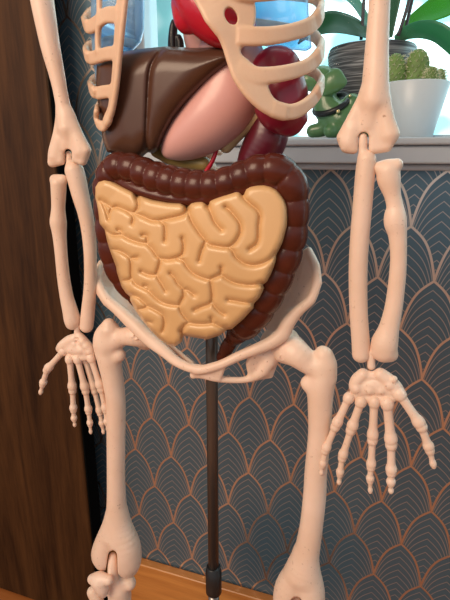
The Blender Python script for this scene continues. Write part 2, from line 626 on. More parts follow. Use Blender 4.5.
def tube(name, pts, rad, n=10):
    P = [Vector(p) for p in pts]
    V, F = [], []
    for i, p in enumerate(P):
        t = (P[min(i + 1, len(P) - 1)] - P[max(i - 1, 0)]).normalized()
        u = t.cross(Vector((.3, 1, .2))).normalized(); w = t.cross(u)
        r = rad[i] if hasattr(rad, '__len__') else rad
        for k in range(n):
            a = 2 * math.pi * k / n
            V.append(p + r * (math.cos(a) * u + math.sin(a) * w))
    for i in range(len(P) - 1):
        for k in range(n):
            F.append((i * n + k, i * n + (k + 1) % n, (i + 1) * n + (k + 1) % n, (i + 1) * n + k))
    F.append(tuple(range(n))[::-1]); F.append(tuple(range((len(P) - 1) * n, len(P) * n)))
    me = bpy.data.meshes.new(name); me.from_pydata(V, [], F); me.update()
    return me


def struct(o, kind='structure'):
    o['kind'] = kind
    return o


# ------------------------------------------------------------------ the setting
def X_at(px, py, Y): return float(at(px, py, Y)[0])
def Z_at(px, py, Y): return float(at(px, py, Y)[2])


WT = .14                                   # wall thickness
sill_front = WALL - .035
sill_top = Z_at(400, 137.0, sill_front)
win_l = X_at(104, 60, WALL); win_r = 1.3; win_top = sill_top + 1.15
W0, W1, WTOP = -1.9, 1.9, 2.3
wall = link('wall_back', box_mesh('wall_back', [
    ((W0, WALL, FLOOR_Z), (W1, WALL + WT, sill_top - .02)),
    ((W0, WALL, sill_top - .02), (win_l, WALL + WT, WTOP)),
    ((win_r, WALL, sill_top - .02), (W1, WALL + WT, WTOP)),
    ((win_l, WALL, win_top), (win_r, WALL + WT, WTOP))]), PAPER, smooth=False)
struct(wall)
floor = struct(link('floor', box_mesh('floor', [((W0, -2.4, FLOOR_Z - .05), (W1, WALL + WT, FLOOR_Z))]), FLOORW, smooth=False))
bb_top = Z_at(200, 580, WALL - .012)
bb = link('baseboard_back', box_mesh('baseboard_back', [((W0, WALL - .016, FLOOR_Z), (W1, WALL, bb_top))], .003), BASEW, smooth=False)
struct(bb)

# window: frame, pane and sill
fr = .045
gy0, gy1 = WALL + .085, WALL + .13
frame = link('window_1', box_mesh('window_1', [
    ((win_l, gy0, sill_top), (win_l + .014, gy1, win_top)), ((win_r - .03, gy0, sill_top), (win_r, gy1, win_top)),
    ((win_l + .014, gy0, win_top - fr), (win_r - .03, gy1, win_top)), ((win_l + .014, gy0, sill_top), (win_r - .03, gy1, sill_top + .006))], .002), WHITE, smooth=False)
struct(frame)
pane = link('window_pane', box_mesh('window_pane', [((win_l + .01, gy0 + .018, sill_top + .005), (win_r - .025, gy0 + .022, win_top - .03))]), GLASS, frame, smooth=False)
sill_l = X_at(107, 150, sill_front)
zb = [Z_at(400, y, sill_front) for y in (145, 164, 171)]
sill = link('windowsill', box_mesh('windowsill', [
    ((sill_l, sill_front, zb[0]), (win_r + .05, WALL + WT - .002, sill_top)),
    ((sill_l + .006, sill_front + .006, zb[1]), (win_r + .044, WALL, zb[0] - .0003)),
    ((sill_l + .012, sill_front + .018, zb[2]), (win_r + .038, WALL, zb[1] - .0003))], .0025), WHITE, frame, smooth=False)

# the wooden door opened back along the wall
dY = .54
door_x = X_at(80, 430, dY)
door = link('door_1', box_mesh('door_1', [((door_x - .82, dY, FLOOR_Z + .008), (door_x, dY + .03, 2.0))], .003), DOORW, smooth=False)
struct(door)
link('shade_strip', box_mesh('shade_strip', [((door_x, dY + .004, FLOOR_Z + .008), (door_x + .002, dY + .0295, 2.0))]), EDGE, door, smooth=False)  # added black strip: paints the dark shade between door and wall

# ------------------------------------------------------------------ the anatomical skeleton
YR, YL = .325, .337
base = at(212.5, 575, .352)
SK = empty('anatomical_skeleton', (base[0], base[1], FLOOR_Z),
           'cream plastic anatomical skeleton model with removable organs standing before the wallpapered wall', 'skeleton model')


def part(name, mesh, mat, parent=None, smooth=True):
    return link(name, mesh, mat, parent or SK, smooth)


# --- long bones of the arms
PT = [(0, 2, 3), (0, 3, 1), (1, 3, 4), (2, 5, 8), (2, 8, 3), (5, 6, 8), (6, 7, 8), (3, 8, 9), (3, 9, 4), (4, 9, 12), (9, 12, 11), (9, 11, 10)]


def plate(b, pts, Y, r, k=4):
    b.sheet([(x, y, Y) for x, y in pts], PT, r, k)


def arm_right():
    b = Body(.0006, YR)
    b.chain([(381, -45, 12), (379.5, 0, 10.5), (377, 45, 11.5), (375.5, 80, 13), (374, 100, 14)], 2)
    plate(b, [(368, 90), (382, 90), (351, 122), (367, 124), (387, 122), (342.5, 137.5), (346.5, 147), (353, 148), (353, 134), (374, 134), (374, 148), (386.5, 146), (393, 134)], YR, 6.2)
    b.chain([(372, 95, 11), (370, 112, 9.5), (368, 124, 7.5)], 4)
    b.chain([(381, 100, 8), (386, 120, 8), (389, 134, 9)], 4); b.chain([(352, 130, 7.5), (349, 142, 8)], 4)
    for dy in np.arange(-.015, .0151, .003):
        b.chain([(363.5, 137.5, 5.4, YR + dy), (363, 165, 5.6, YR + dy)], .6, sub=True)
    b.build('humerus', BONE, SK)
    u = Body(.0006, YR)
    u.chain([(363, 137, 4.2), (363, 142, 4.6), (363, 150, 4.4), (363.5, 157, 5)], 1)
    u.chain([(366.5, 160, 9.3), (365, 175, 9.7), (362.5, 205, 9.6), (359.5, 240, 9.4), (358, 273, 9.2), (358.5, 310, 8.9), (360.5, 340, 8.9), (361, 354, 8.8)], 2)
    u.build('ulna', BONE, SK)
    r = Body(.0006, YR + .001)
    r.chain([(388, 172, 11.5), (389, 180, 11.2), (392.5, 195, 8.2), (395, 207, 8.3), (395, 216, 10.5), (395.5, 223, 11), (397.5, 235, 9), (398.5, 255, 8), (397.5, 275, 8.2), (394, 305, 8.6), (389, 328, 10), (384.5, 343, 13), (384, 350, 12.5)], 2)
    r.chain([(379, 167.5, 6), (388, 165, 5.5), (397, 164.5, 6)], 3, .8)
    r.chain([(375, 351, 6), (391, 355, 6.8)], 3)
    r.mark(386, 168.5, 2.6, YR - .0080)
    r.build('radius', BONE, SK)


def arm_left():
    b = Body(.0006, YL)
    b.chain([(35, -45, 12.5), (42, 0, 11.5), (50, 45, 9.6), (57, 75, 7.8), (61, 95, 7), (65, 115, 8), (68, 128, 10)], 2)
    plate(b, [(62, 112), (68, 112), (58, 134), (68, 136), (78, 134), (53.5, 151), (52.5, 162.5), (61.5, 160), (62, 148), (75, 148), (75.5, 158), (82.5, 160.5), (86.3, 150)], YL, 5)
    b.chain([(67, 118, 8), (68, 132, 7.5), (68, 142, 6)], 3)
    b.chain([(71, 125, 6), (78, 142, 6.5), (81, 152, 7)], 3); b.chain([(60, 140, 5.5), (56, 156, 6.5)], 3)
    for dy in np.arange(-.015, .0151, .0025):
        b.chain([(68.3, 152.5, 3.6, YL + dy), (69, 175, 4.4, YL + dy)], .6, sub=True)
    b.build('humerus', BONE, SK)
    u = Body(.0006, YL + .003)
    u.chain([(68.5, 154, 3.0), (69, 157, 3.4), (69.5, 165, 3.8), (71, 172, 5)], 1)
    for y in (154.5, 160.5):
        u.chain([(66, y, 1.5), (71.5, y, 1.5)], 1)
    u.chain([(74.5, 171, 9.5), (77, 180, 9.3), (80.5, 195, 8.6), (85, 212, 7.6), (88.3, 230, 7), (90.3, 255, 6.4), (90.2, 285, 6.2), (88, 312, 6.8), (86.5, 326, 6.8)], 2)
    u.build('ulna', BONE, SK)
    r = Body(.0006, YL - .001)
    r.chain([(58.5, 184, 7.8), (58.5, 192, 7.4), (58.3, 207, 6.7), (58.2, 217, 7.6), (58.3, 223, 8.2), (59.3, 233, 7), (60.8, 250, 6.2), (63.2, 275, 6.2), (66.5, 296, 6.6), (70, 310, 7.5), (72, 319, 8), (72.3, 323, 7)], 2)
    r.chain([(54.5, 179.5, 5), (62.5, 179.5, 5)], 3, 1.2)
    r.build('radius', BONE, SK)


arm_right(); arm_left()


# --- hands
def bones(b, pts, r0, rs, rh, k=.3):
    """One finger: metacarpal then phalanges, each a shaft with a swollen base and head and a nick between."""
    for i in range(len(pts) - 1):
        (x0, y0), (x1, y1) = pts[i], pts[i + 1]
        f = 1 - .14 * i
        last = i == len(pts) - 2
        L = math.hypot(x1 - x0, y1 - y0)
        row = []
        prof = [(.0, r0 * .55), (.035, r0 * 1.02), (.10, r0 * 1.06), (.20, rs * 1.1), (.5, rs * 1.03), (.74, rs * 1.12), (.88, rh * .96), (.94, rh * .93), (.985, rh * .6)]
        if last:
            prof = [(.0, r0 * .55), (.05, r0 * 1.02), (.15, r0 * 1.02), (.33, rs * 1.0), (.6, rs * .85), (.82, rs * 1.12), (1.0, rs * .72)]
        for t, r in prof:
            row.append((x0 + (x1 - x0) * t, y0 + (y1 - y0) * t, r * f))
        b.chain(row, k, n=3)


def hand_right():
    c = lambda x, y: (310 + x / 3.214, 330 + y / 3.214)
    b = Body(.0004, YR)
    b.chain([(371, 352, 3.6), (371.3, 366, 4)], 1)
    P = lambda x, y, r, dY=0: (*c(x, y), r, YR + dY)
    b.chain([P(170, 142, 6), P(152, 160, 6.5), P(146, 182, 6.5), P(158, 196, 6)], 2)
    b.chain([P(226, 142, 6.5), P(250, 160, 7), P(272, 182, 7), P(284, 196, 6)], 2)
    b.chain([P(165, 190, 8), P(205, 180, 10), P(250, 192, 8)], 3, 1.5)
    b.chain([P(185, 150, 6), P(215, 150, 6)], 2, 1.5)
    b.chain([P(140, 208, 5), P(170, 216, 5.5), P(207, 220, 6), P(247, 222, 6), P(280, 205, 5.5)], 2.5, 1.2)
    for x, y, r in ((150, 188, 4.5), (255, 178, 4.5), (275, 200, 4), (190, 195, 4), (228, 195, 4), (270, 158, 3.5)):
        b.ball(*c(x, y), r, YR - .0026, k=2.5)
    for x, y in ((196, 150), (200, 163)):
        b.ball(*c(x, y), 4.5, YR - .0045, k=.7, rz=1.3, ry=3, sub=True)
    hand = b.build('hand', BONE, SK)
    F = {'finger': [[(128, 212), (84, 305), (50, 385), (41, 432), (36, 464)],
                    [(166, 224), (134, 315), (104, 408), (96, 460), (93, 494)],
                    [(207, 222), (201, 348), (196, 438), (193, 480), (194, 522)],
                    [(247, 226), (261, 362), (261, 456), (260, 490), (260, 522)]],
         'thumb': [[(282, 198), (356, 306), (383, 380), (398, 440)]]}
    for nm, L in F.items():
        for pts in L:
            f = Body(.0004, YR - .002)
            big = 1.0 if nm == 'finger' else 1.12
            if pts[0][0] == 247:
                big = 1.14
            if pts[0][0] == 128:
                big = .95
            bones(f, [c(*p) for p in pts], 5.6 * big, 3.9 * big, 5.9 * big)
            f.build(nm, BONE, hand, 1)


def hand_left():
    c = lambda x, y: (30 + x / 5, 320 + y / 5)
    b = Body(.0004, YL)
    b.chain([(77, 325, 2.8), (77.3, 335, 3.2)], 1)
    P = lambda x, y, r, dY=0: (*c(x, y), r, YL + dY)
    b.chain([P(222, 92, 5), P(195, 105, 5.5), P(165, 130, 5.5), P(152, 142, 4.5)], 2)
    b.chain([P(250, 85, 4.5), P(270, 110, 5), P(295, 140, 5), P(308, 165, 4)], 2)
    b.chain([P(190, 140, 6.5), P(235, 140, 8), P(285, 155, 6)], 3, 1.4)
    b.chain([P(195, 180, 4), P(235, 185, 4.5), P(275, 182, 4.5), P(306, 182, 4)], 2, 1.2)
    for x, y, r in ((262, 108, 3), (280, 130, 3), (255, 150, 3.5), (225, 120, 3), (295, 160, 3), (205, 150, 3)):
        b.ball(*c(x, y), r, YL - .0022, k=2)
    for x, y in ((232, 95), (234, 112)):
        b.ball(*c(x, y), 3, YL - .004, k=.6, rz=1.1, ry=3, sub=True)
    hand = b.build('hand', BONE, SK)
    F = {'finger': [[(197, 185), (212, 346), (217, 448), (220, 494), (224, 530)],
                    [(235, 185), (277, 348), (293, 455), (300, 518), (304, 566)],
                    [(272, 182), (321, 345), (350, 462), (360, 520), (368, 566)],
                    [(302, 180), (353, 338), (377, 448), (383, 512), (388, 552)]],
         'thumb': [[(172, 150), (86, 246), (64, 318), (52, 368)]]}
    for nm, L in F.items():
        for pts in L:
            f = Body(.0004, YL + (.004 if pts[0][0] == 272 else -.002))
            big = 1.0 if nm == 'finger' else 1.0
            bones(f, [c(*p) for p in pts], 4.2 * big, 2.9 * big, 4.6 * big)
            f.build(nm, BONE, hand, 1)


hand_right(); hand_left()


# --- legs
def leg_left():
    Y = .338
    b = Body(.0006, Y)
    b.chain([(109, 331, 10.5), (105, 345, 11), (109, 360, 11.5), (113, 380, 10.5), (116, 405, 9.6), (116, 434, 9.3), (116, 470, 9), (116.5, 500, 9.6), (117, 520, 11.5), (117.5, 534, 14)], 3)
    b.ball(103, 340, 9, k=4, rz=14)
    b.chain([(110, 328, 8), (109, 324, 6)], 3)
    b.ball(119.5, 355, 6.5, k=7)
    b.chain([(108, 344, 12), (122, 337, 9), (135, 336, 10.5), (150, 336, 13, .345)], 4)
    b.mark(136, 337, 2.8, Y - .0080)
    b.chain([(114, 515, 8), (111, 528, 10), (107, 542, 12), (104, 553, 12.5), (103.5, 560, 9.5)], 4)
    b.chain([(119, 512, 8), (121, 526, 11), (125, 545, 15), (127, 558, 14.5), (128, 566, 11)], 4)
    for dy in np.arange(-.018, .0181, .003):
        b.chain([(112.5, 555, 4.6, Y + dy), (111, 585, 7, Y + dy)], 1, sub=True)
    b.build('femur', BONE, SK)
    t = Body(.0006, Y + .004)
    t.chain([(119, 587, 12), (120, 605, 11), (119, 640, 10), (117, 700, 9)], 3)
    t.chain([(106, 585, 7.5), (118, 581, 9), (129, 583, 7)], 4)
    t.chain([(112.5, 556, 3.6, Y - .002), (112.5, 563, 4.6, Y - .004), (113, 573, 5.5, Y - .004), (114, 583, 7)], 2)
    t.ball(110.5, 573, 2.4, Y - .0085, k=1.5, rz=4)
    t.build('tibia', BONE, SK)
    p = Body(.0005, Y - .014)
    p.chain([(92.5, 579, 5), (100, 578, 5), (108.5, 580, 5)], 3)
    p.chain([(100, 581, 8.5), (102, 587, 7.5), (103.5, 593, 4.5)], 4)
    p.build('patella', BONE, SK)
    q = Body(.0006, Y - .002)
    q.chain([(93, 592, 6), (97, 600, 6.5), (100, 620, 5), (103, 700, 5)], 2)
    q.build('fibula', BONE, SK)


def leg_right():
    Y = .330
    b = Body(.0006, Y)
    b.chain([(324, 356, 9.5), (325, 366, 11.5), (321, 385, 13.5), (320, 405, 12.2), (319.5, 434, 11.3), (316, 470, 11.2), (314.5, 497, 11.4), (311, 528, 11.5), (306, 556, 13), (302, 572, 16)], 3)
    b.ball(322, 353, 6.5, k=3, rz=7)
    b.chain([(329, 365, 7), (329, 378, 7.5)], 3)
    b.ball(308, 383, 7.5, k=7)
    b.chain([(318, 366, 12), (308, 362, 12), (296, 353, 14), (284, 346, 17, .338), (276, 343, 16, .345)], 4)
    b.mark(282, 357.5, 3, Y - .0074)
    b.chain([(303, 552, 9), (298, 570, 12.5), (290, 588, 15), (287, 603, 14), (287, 615, 12)], 4)
    b.chain([(306, 552, 9), (307.5, 570, 12.5), (309, 590, 15.5), (309, 606, 15), (309, 616, 12)], 4)
    for dy in np.arange(-.018, .0181, .003):
        b.chain([(296.5, 604, 6.5, Y + dy), (296, 640, 8, Y + dy)], 1, sub=True)
    b.build('femur', BONE, SK)
    t = Body(.0007, Y + .004)
    t.chain([(296, 600, 4.5), (296, 618, 7), (297, 634, 9)], 2)
    t.chain([(284, 640, 9), (298, 636, 12), (312, 640, 9)], 4)
    t.chain([(298, 640, 14), (298, 660, 12), (296, 720, 10)], 4)
    t.build('tibia', BONE, SK)


leg_left(); leg_right()


# --- pelvis
def pelvis():
    b = Body(.0006, .325)
    # wing on the right
    P = [(309, 250, .350), (317, 266, .340), (319, 283, .334), (312, 301, .330), (298, 313, .327), (288, 328, .327), (276, 340, .334), (262, 315, .362), (284, 266, .372), (301, 285, .342), (285, 312, .342)]
    b.sheet(P, [(0, 8, 9), (0, 9, 1), (1, 9, 2), (2, 9, 3), (3, 9, 10), (3, 10, 4), (4, 10, 5), (5, 10, 6), (6, 10, 7), (7, 10, 8), (8, 10, 9)], 3.0, 3)
    b.chain([(308.5, 251, 3, .350), (315, 265, 3.6, .341), (316.5, 282, 4, .335), (311, 299, 4.6, .330), (298, 311, 5.6, .327), (288, 323, 7, .326), (282, 334, 7.5, .325), (270, 343, 6.5, .322), (255, 349.5, 5.6, .318), (238, 356.5, 5, .315), (222, 364, 4.6, .312), (206, 369, 4.8, .310), (197, 369.5, 4.6, .310)], 2)
    b.chain([(197, 371, 4.5, .312), (214, 377.5, 4, .315), (232, 380, 3.2, .32), (248, 379, 3.6, .324), (261, 372, 6, .327), (268, 362, 8, .329)], 2)
    b.chain([(252, 376, 4, .327), (266, 371, 5.5, .33)], 3)
    b.ball(193, 375, 2.6, .312, k=2, rz=4)
    G = [(252, 354, .322), (276, 358, .332), (270, 375, .332), (252, 377, .326), (249, 364, .323)]
    b.sheet(G, [(0, 1, 4), (1, 2, 4), (2, 3, 4)], 3.5, 3)
    G = [(197, 370, .311), (223, 366, .313), (219, 378, .315), (206, 376, .313), (193, 375, .312)]
    b.sheet(G, [(0, 1, 3), (1, 2, 3), (0, 3, 4)], 3, 2)
    b.ball(268, 352, 10, .333, k=5)
    b.ball(285, 342, 15, .35, k=6)
    # wing on the left
    Q = [(101, 263, .358), (95, 275, .348), (96, 288, .344), (106, 303, .341), (120, 314, .339), (142, 331, .336), (152, 322, .362), (132, 296, .377), (116, 268, .377), (112, 288, .364), (130, 310, .356)]
    b.sheet(Q, [(0, 8, 9), (0, 9, 1), (1, 9, 2), (2, 9, 3), (3, 9, 10), (3, 10, 4), (4, 10, 5), (5, 10, 6), (6, 10, 7), (7, 10, 9), (7, 9, 8)], 3.0, 3)
    b.chain([(102.5, 264, 3, .358), (98.5, 275, 3.6, .348), (100, 287, 4.4, .344), (108, 300, 5.2, .341), (121, 312, 6.2, .338), (135, 325, 7.4, .335), (150, 339.5, 7.2, .330), (165, 351.5, 6.2, .323), (176, 361, 5.2, .316), (188, 367, 4.8, .311), (199, 369.5, 4.8, .310)], 2)
    b.chain([(166, 342, 3, .338), (178, 352, 2.4, .332), (192, 364, 2.8, .32)], 2)
    b.ball(146, 337, 13, .352, k=6)
    # sacrum bridge behind the bowels
    b.chain([(128, 285, 9, .380), (165, 280, 14, .392), (205, 278, 16, .396), (245, 274, 14, .390), (284, 270, 9, .376)], 4)
    b.chain([(205, 275, 17, .396), (206, 310, 12, .400), (208, 335, 6, .392)], 4)
    b.build('pelvis', BONE, SK)


pelvis()


# --- rib cage
def yf(px): return .345 - .062 * math.sqrt(max(0, 1 - ((px - 203) / 123.5) ** 2))
def yb(px): return .345 + .055 * math.sqrt(max(0, 1 - ((px - 203) / 123.5) ** 2))


def ribs():
    b = Body(.0006, .3)
    F = lambda L: [(x, y, w, yf(x)) for x, y, w in L]
    B = lambda L: [(x, y, w, yb(x)) for x, y, w in L]
    ax = 203
    # right plate: costal margin, then three ribs that turn back at the flank
    b.ribbon(F([(205, -45, 26), (214, -20, 27), (225, 0, 28), (231, 16, 27), (233, 32, 20), (232, 45, 11), (234, 58, 8.5), (243, 72, 13), (254, 87, 14), (263, 100, 11), (273, 108.5, 8.5), (284, 112, 8)]), 3.6, ax, 2)
    b.ribbon(F([(228, -14, 12), (250, -10, 11), (280, -9, 8), (303, -12, 8), (318, -20, 7.5)]) + B([(320, -30, 7), (310, -36, 7), (270, -42, 6)]), 3.4, ax, 2)
    b.ribbon(F([(240, 36, 9), (256, 36.5, 9), (273, 35.5, 8.5), (290, 32.5, 8), (305, 28, 8), (314, 22.5, 8), (320, 14, 8)]) + B([(321.5, 8, 7.5), (319, 2, 6.5), (312, -3, 6), (290, -6, 6), (250, -8, 6), (212, -6, 6)]), 3.4, ax, 2)
    b.ribbon(F([(240, 70, 8), (256, 75.5, 8.5), (273, 75, 8), (290, 72, 7.5), (303, 68, 7.2), (313, 62, 7.5), (320, 53.5, 8)]) + B([(321.5, 46, 7.5), (318, 40, 6.5), (312, 35, 6), (290, 30, 6), (250, 24, 6), (212, 20, 6)]), 3.4, ax, 2)
    b.ribbon(F([(274, 109, 8), (284, 112, 7.8), (296, 111, 7.6), (307, 104.5, 7), (314.5, 97, 7), (319.5, 89, 7)]) + B([(321.5, 82, 6.5), (318, 76, 5.5), (313, 72, 5), (290, 64, 5), (250, 56, 5), (212, 48, 5)]), 3.3, ax, 2)
    for dY in (-.01, -.005, 0, .005, .01):
        b.ball(231, 16.5, 5.8, yf(231) + dY, k=1, rz=8.6, ry=9, rot=.5, sub=True)
    # left plate
    b.ribbon(F([(131, -45, 13), (124, -15, 10), (122.5, 0, 9.6), (119.5, 33, 9.2), (117.5, 60, 8), (115.2, 85, 7.8), (111.8, 108, 6.8), (107, 121, 6.6)]), 3.2, ax, 2)
    b.ribbon(F([(118, 15, 8), (106, 15.5, 7.5), (97, 23, 7.5), (91, 26.5, 6.8), (87, 26, 6.5)]) + B([(85.3, 22.5, 6), (88, 17, 5.5), (96, 10, 5), (114, 5, 5), (132, 2, 5)]), 3.0, ax, 2)
    b.ribbon(F([(99, -14, 6), (99.5, 0, 5), (99.5, 18, 5), (98, 36, 5), (98.5, 52, 5)]), 3.0, ax, 2)
    b.ribbon(F([(117, 53, 7), (107, 54, 6.6), (97, 57, 6.5), (91, 58, 6.5), (87.5, 56, 6.2)]) + B([(86.5, 51, 5.5), (90, 46, 5), (98, 44, 4.5), (114, 40, 4.5), (134, 44, 4.5)]), 3.0, ax, 2)
    b.ribbon(F([(114, 91, 6.5), (104, 92, 6.4), (97.5, 93, 6.2), (93, 91, 6)]) + B([(91, 86, 5), (93, 80, 4.5), (99, 77, 4.2), (114, 72, 4), (138, 66, 4)]), 2.9, ax, 2)
    b.ribbon(F([(109, 118, 6), (104, 126, 5.5), (98.5, 124, 5), (96.3, 117, 4.4), (97, 110, 3.8)]) + B([(99, 105, 3.6), (104, 100, 3.4), (118, 94, 3.4), (140, 88, 3.4)]), 2.6, ax, 2)
    # upper bridge of the breastbone, above the picture
    b.ribbon(F([(126, -46, 12), (150, -50, 13), (180, -52, 14), (206, -46, 20)]), 3.6, ax, 3)
    b.build('rib_cage', RIBM, SK)
    # the spine behind the organs
    s = Body(.0008, .40)
    pts = [(204, y) for y in range(-70, 281, 17)]
    for i, (x, y) in enumerate(pts):
        s.chain([(x - 5, y, 7.5), (x + 5, y, 7.5)], 2)
        s.chain([(x, y + 6, 6), (x, y + 11, 6)], 2)
        s.chain([(x - 16, y + 2, 2.6, .412), (x, y, 3.5, .408), (x + 16, y + 2, 2.6, .412)], 2)
        s.chain([(x, y, 3, .41), (x, y + 8, 2.2, .424)], 2)
    s.build('spine', BONE, SK)


ribs()

# --- organs of the chest and belly
OUT = [(94.7, 187), (98, 181.7), (104, 178.7), (111, 181), (123, 187), (133, 192), (137.3, 197.5), (140.5, 195.4), (153, 199.7), (168, 202.3), (181, 203), (185.5, 206), (187, 210), (188, 206.5), (190.7, 202.8), (196, 201.4), (202, 201), (206, 203), (208, 206), (209, 200.8), (215, 197.8), (224, 194.7), (236, 191), (240, 191.6), (242.7, 194), (245.3, 188.7), (250, 186), (256.7, 184.7), (264, 184.7), (271, 186.7), (276.5, 190), (280.7, 194.7), (284.5, 200.5), (286.7, 207), (287.3, 215), (286.7, 224), (285.2, 231), (282, 242), (276, 254), (274.7, 262), (270, 274), (266, 281.6), (261.3, 284.2), (263, 288), (259, 297), (252.9, 303), (252.4, 307.7), (242, 319), (231.3, 328), (226, 328.7), (219.3, 334.3), (207.3, 338.3), (194, 336.3), (183.3, 334.3), (181.5, 331.5), (182, 336), (181, 341), (175, 345.4), (168, 344), (160, 338), (151, 329), (142.7, 319), (136, 309), (131.3, 300), (131, 296), (126.7, 292.3), (122.7, 286.3), (118, 272), (117.3, 266.5), (110.7, 250.3), (107.5, 240), (105.3, 231.7), (104.4, 229.5), (100, 223.7), (98, 211), (95.3, 196)]
GR = [
    [(100, 200.3), (106, 203.7), (112, 207.7), (117.3, 207), (126, 210.3), (134, 213), (143.3, 216.5), (152, 220.3), (160, 220.3), (173.3, 217.7), (184, 214.3), (187, 209)],
    [(137.3, 196.5), (138, 202), (137.7, 208), (134, 213)],
    [(112, 207.7), (110, 213), (109, 219.5)], [(100, 200.3), (103, 204), (106, 211), (108.5, 219.5)],
    [(126, 210.3), (132, 215), (133.4, 219), (132.6, 223.5)],
    [(158.7, 220.3), (164, 223.7), (165.5, 230.3), (165, 241)],
    [(104.4, 229.5), (112, 235), (121.3, 235), (129.3, 239), (138.7, 242.3), (146.7, 243.9), (153, 250), (158, 257), (166, 259.7), (175.3, 258.3), (182.5, 254.3), (184, 245), (182.5, 238.5)],
    [(118, 230), (121, 231.5), (122, 235)], [(142.5, 235.3), (146.3, 236), (147.2, 240), (147, 243.5)],
    [(159, 257.5), (160.3, 261), (158.9, 268), (156.8, 275), (161.3, 283), (166, 291)],
    [(156.8, 275), (149.3, 275), (141.3, 271.7)],
    [(110.7, 249.7), (117.3, 250.3), (124.7, 253.7), (130, 258.3), (131.4, 265), (131.5, 276), (134, 282), (139, 286), (148.7, 291), (158.7, 300.3), (168, 304.3), (179.5, 305.8)],
    [(130, 258.3), (137.3, 257.9)], [(132, 277.5), (128.7, 280.3), (122.5, 281)], [(148.7, 291), (147.5, 287), (144, 286)],
    [(131, 295.5), (136, 296.3), (141.3, 299.7), (146.5, 305.5), (144.5, 308.5), (139, 309.3)],
    [(146.5, 305.5), (157.3, 311), (163.3, 315.7), (164.9, 323.7), (162.7, 332)],
    [(147, 321.5), (151.5, 323)],
    [(175.3, 258.3), (183, 260.5), (187.3, 267), (194, 273.7), (203.3, 278), (210, 279.3), (218, 276), (221.3, 273), (221.3, 268)],
    [(170.5, 273.5), (174.7, 277.7), (178, 283.7), (183, 289), (184, 296), (181, 302), (179.7, 307), (181.8, 312.5), (187.3, 320), (190, 323), (202, 324.4), (212.7, 323.5), (220.7, 327), (226, 328.7)],
    [(183, 289), (189, 291), (194.5, 295)], [(190, 322.5), (185, 325.5), (181.7, 331)],
    [(194.5, 310.5), (202, 307), (209.3, 304.3), (212.3, 299.5), (212.2, 290.3), (210.5, 279.3)],
    [(212.3, 299.5), (213, 304), (218, 310.3), (224.5, 314.5)], [(211.5, 318.5), (212.7, 323.5)],
    [(218, 276), (222, 275.5), (227.3, 279.3), (236.7, 283.5), (250, 285.2), (261, 284)],
    [(228, 300), (235.3, 301), (244.7, 302.7), (253, 303.3)],
    [(188, 208), (189, 213), (192, 221.3), (199.5, 233), (205.3, 240.7), (204, 246), (201.5, 252), (199.3, 261)],
    [(205.3, 240.7), (209, 244.5), (215.3, 246), (226, 247.3), (232, 245.5), (237, 240), (240.3, 233), (240.8, 228), (238.8, 221.4), (230, 210.5), (225.5, 207)],
    [(208, 205), (210.7, 212), (215.3, 222.7), (221.8, 229.8)],
    [(242.7, 193), (244.5, 198.7), (251, 204.5), (257, 209.5), (259.9, 216), (258.9, 226.7), (258.6, 238), (256, 244.7), (249.5, 249.5)],
    [(228, 247), (232.7, 250.8), (236, 257), (243.3, 262.9), (250, 265), (257, 265), (267.3, 261.3), (276, 254.5)],
]
CX, CY = 192, 258


def gut_dome(X, Yy):
    return 9 * np.clip(1 - ((X - CX) / 105) ** 2 - ((Yy - CY) / 95) ** 2, 0, 1)


relief('small_intestine', GUT, SK, OUT, GR, .300, 7.0, 7.5, 14, gd=6.8, gw=6.4, step=.6, dome=gut_dome, sm=1)


def colon():
    path = [(146, 312, 5, .318), (134, 298, 7, .315), (122, 283, 9, .312), (113, 264, 10.5, .310), (108, 238, 11.5, .309), (107, 206, 13, .309), (108, 183, 14.5, .308), (116, 168, 14.5, .306), (132, 168, 14.5, .304), (155, 177, 15.5, .303), (185, 184.5, 15.5, .302), (215, 185.5, 15.5, .302), (240, 177.5, 15.5, .303), (262, 170, 16, .304), (281, 172, 16.5, .306), (291.5, 186, 16.5, .308), (294, 208, 15.5, .310), (291, 235, 16.5, .312), (284, 260, 16.5, .313), (273, 285, 16.5, .314), (260, 306, 17, .316), (249, 321, 16, .318), (241, 329, 13.5, .322), (233, 339, 8, .328), (227, 348, 7, .332), (223, 357, 6.5, .336)]
    R = spline(path, 14)
    W = at(R[:, 0], R[:, 1], R[:, 3])
    s = np.array([mpp(r[0], r[1], r[3]) for r in R])
    L = np.concatenate([[0], np.cumsum(np.linalg.norm(np.diff(W, axis=0), axis=1))])
    pl = np.linspace(0, L[-1], 200)
    u = pl / L[-1]
    pw = np.where((u > .25) & (u < .58), .0102, .0155)
    ph = np.concatenate([[0], np.cumsum(np.diff(pl) / pw[1:])])
    b = Body(.0007, .31)
    n = int(L[-1] / .004)
    q = np.linspace(0, L[-1], n)
    P = np.stack([np.interp(q, L, W[:, i]) for i in range(3)], 1); rad = np.interp(q, L, R[:, 2] * s)
    b.tube_field(P, rad, lambda t: .86 + .155 * np.abs(np.sin(np.pi * np.interp(t, pl, ph))) ** .5, .0006)
    # the smooth band along the inner side and the web that carries the small bowel
    b.chain([(112, 178, 5, .306), (132, 187, 6, .302), (155, 195, 6, .300), (185, 200, 6, .299), (215, 198, 6, .299), (240, 191, 6, .300), (262, 184, 6, .302), (280, 190, 6, .304)], 1.5)
    w = [(110, 180), (150, 188), (190, 195), (230, 190), (285, 185), (285, 230), (262, 290), (225, 325), (185, 328), (145, 300), (122, 265), (108, 225), (195, 255)]
    b.sheet([(x, y, .316) for x, y in w], [(i, (i + 1) % 12, 12) for i in range(12)], 6, 1)
    b.build('large_intestine', COLON, SK, 1)


colon()

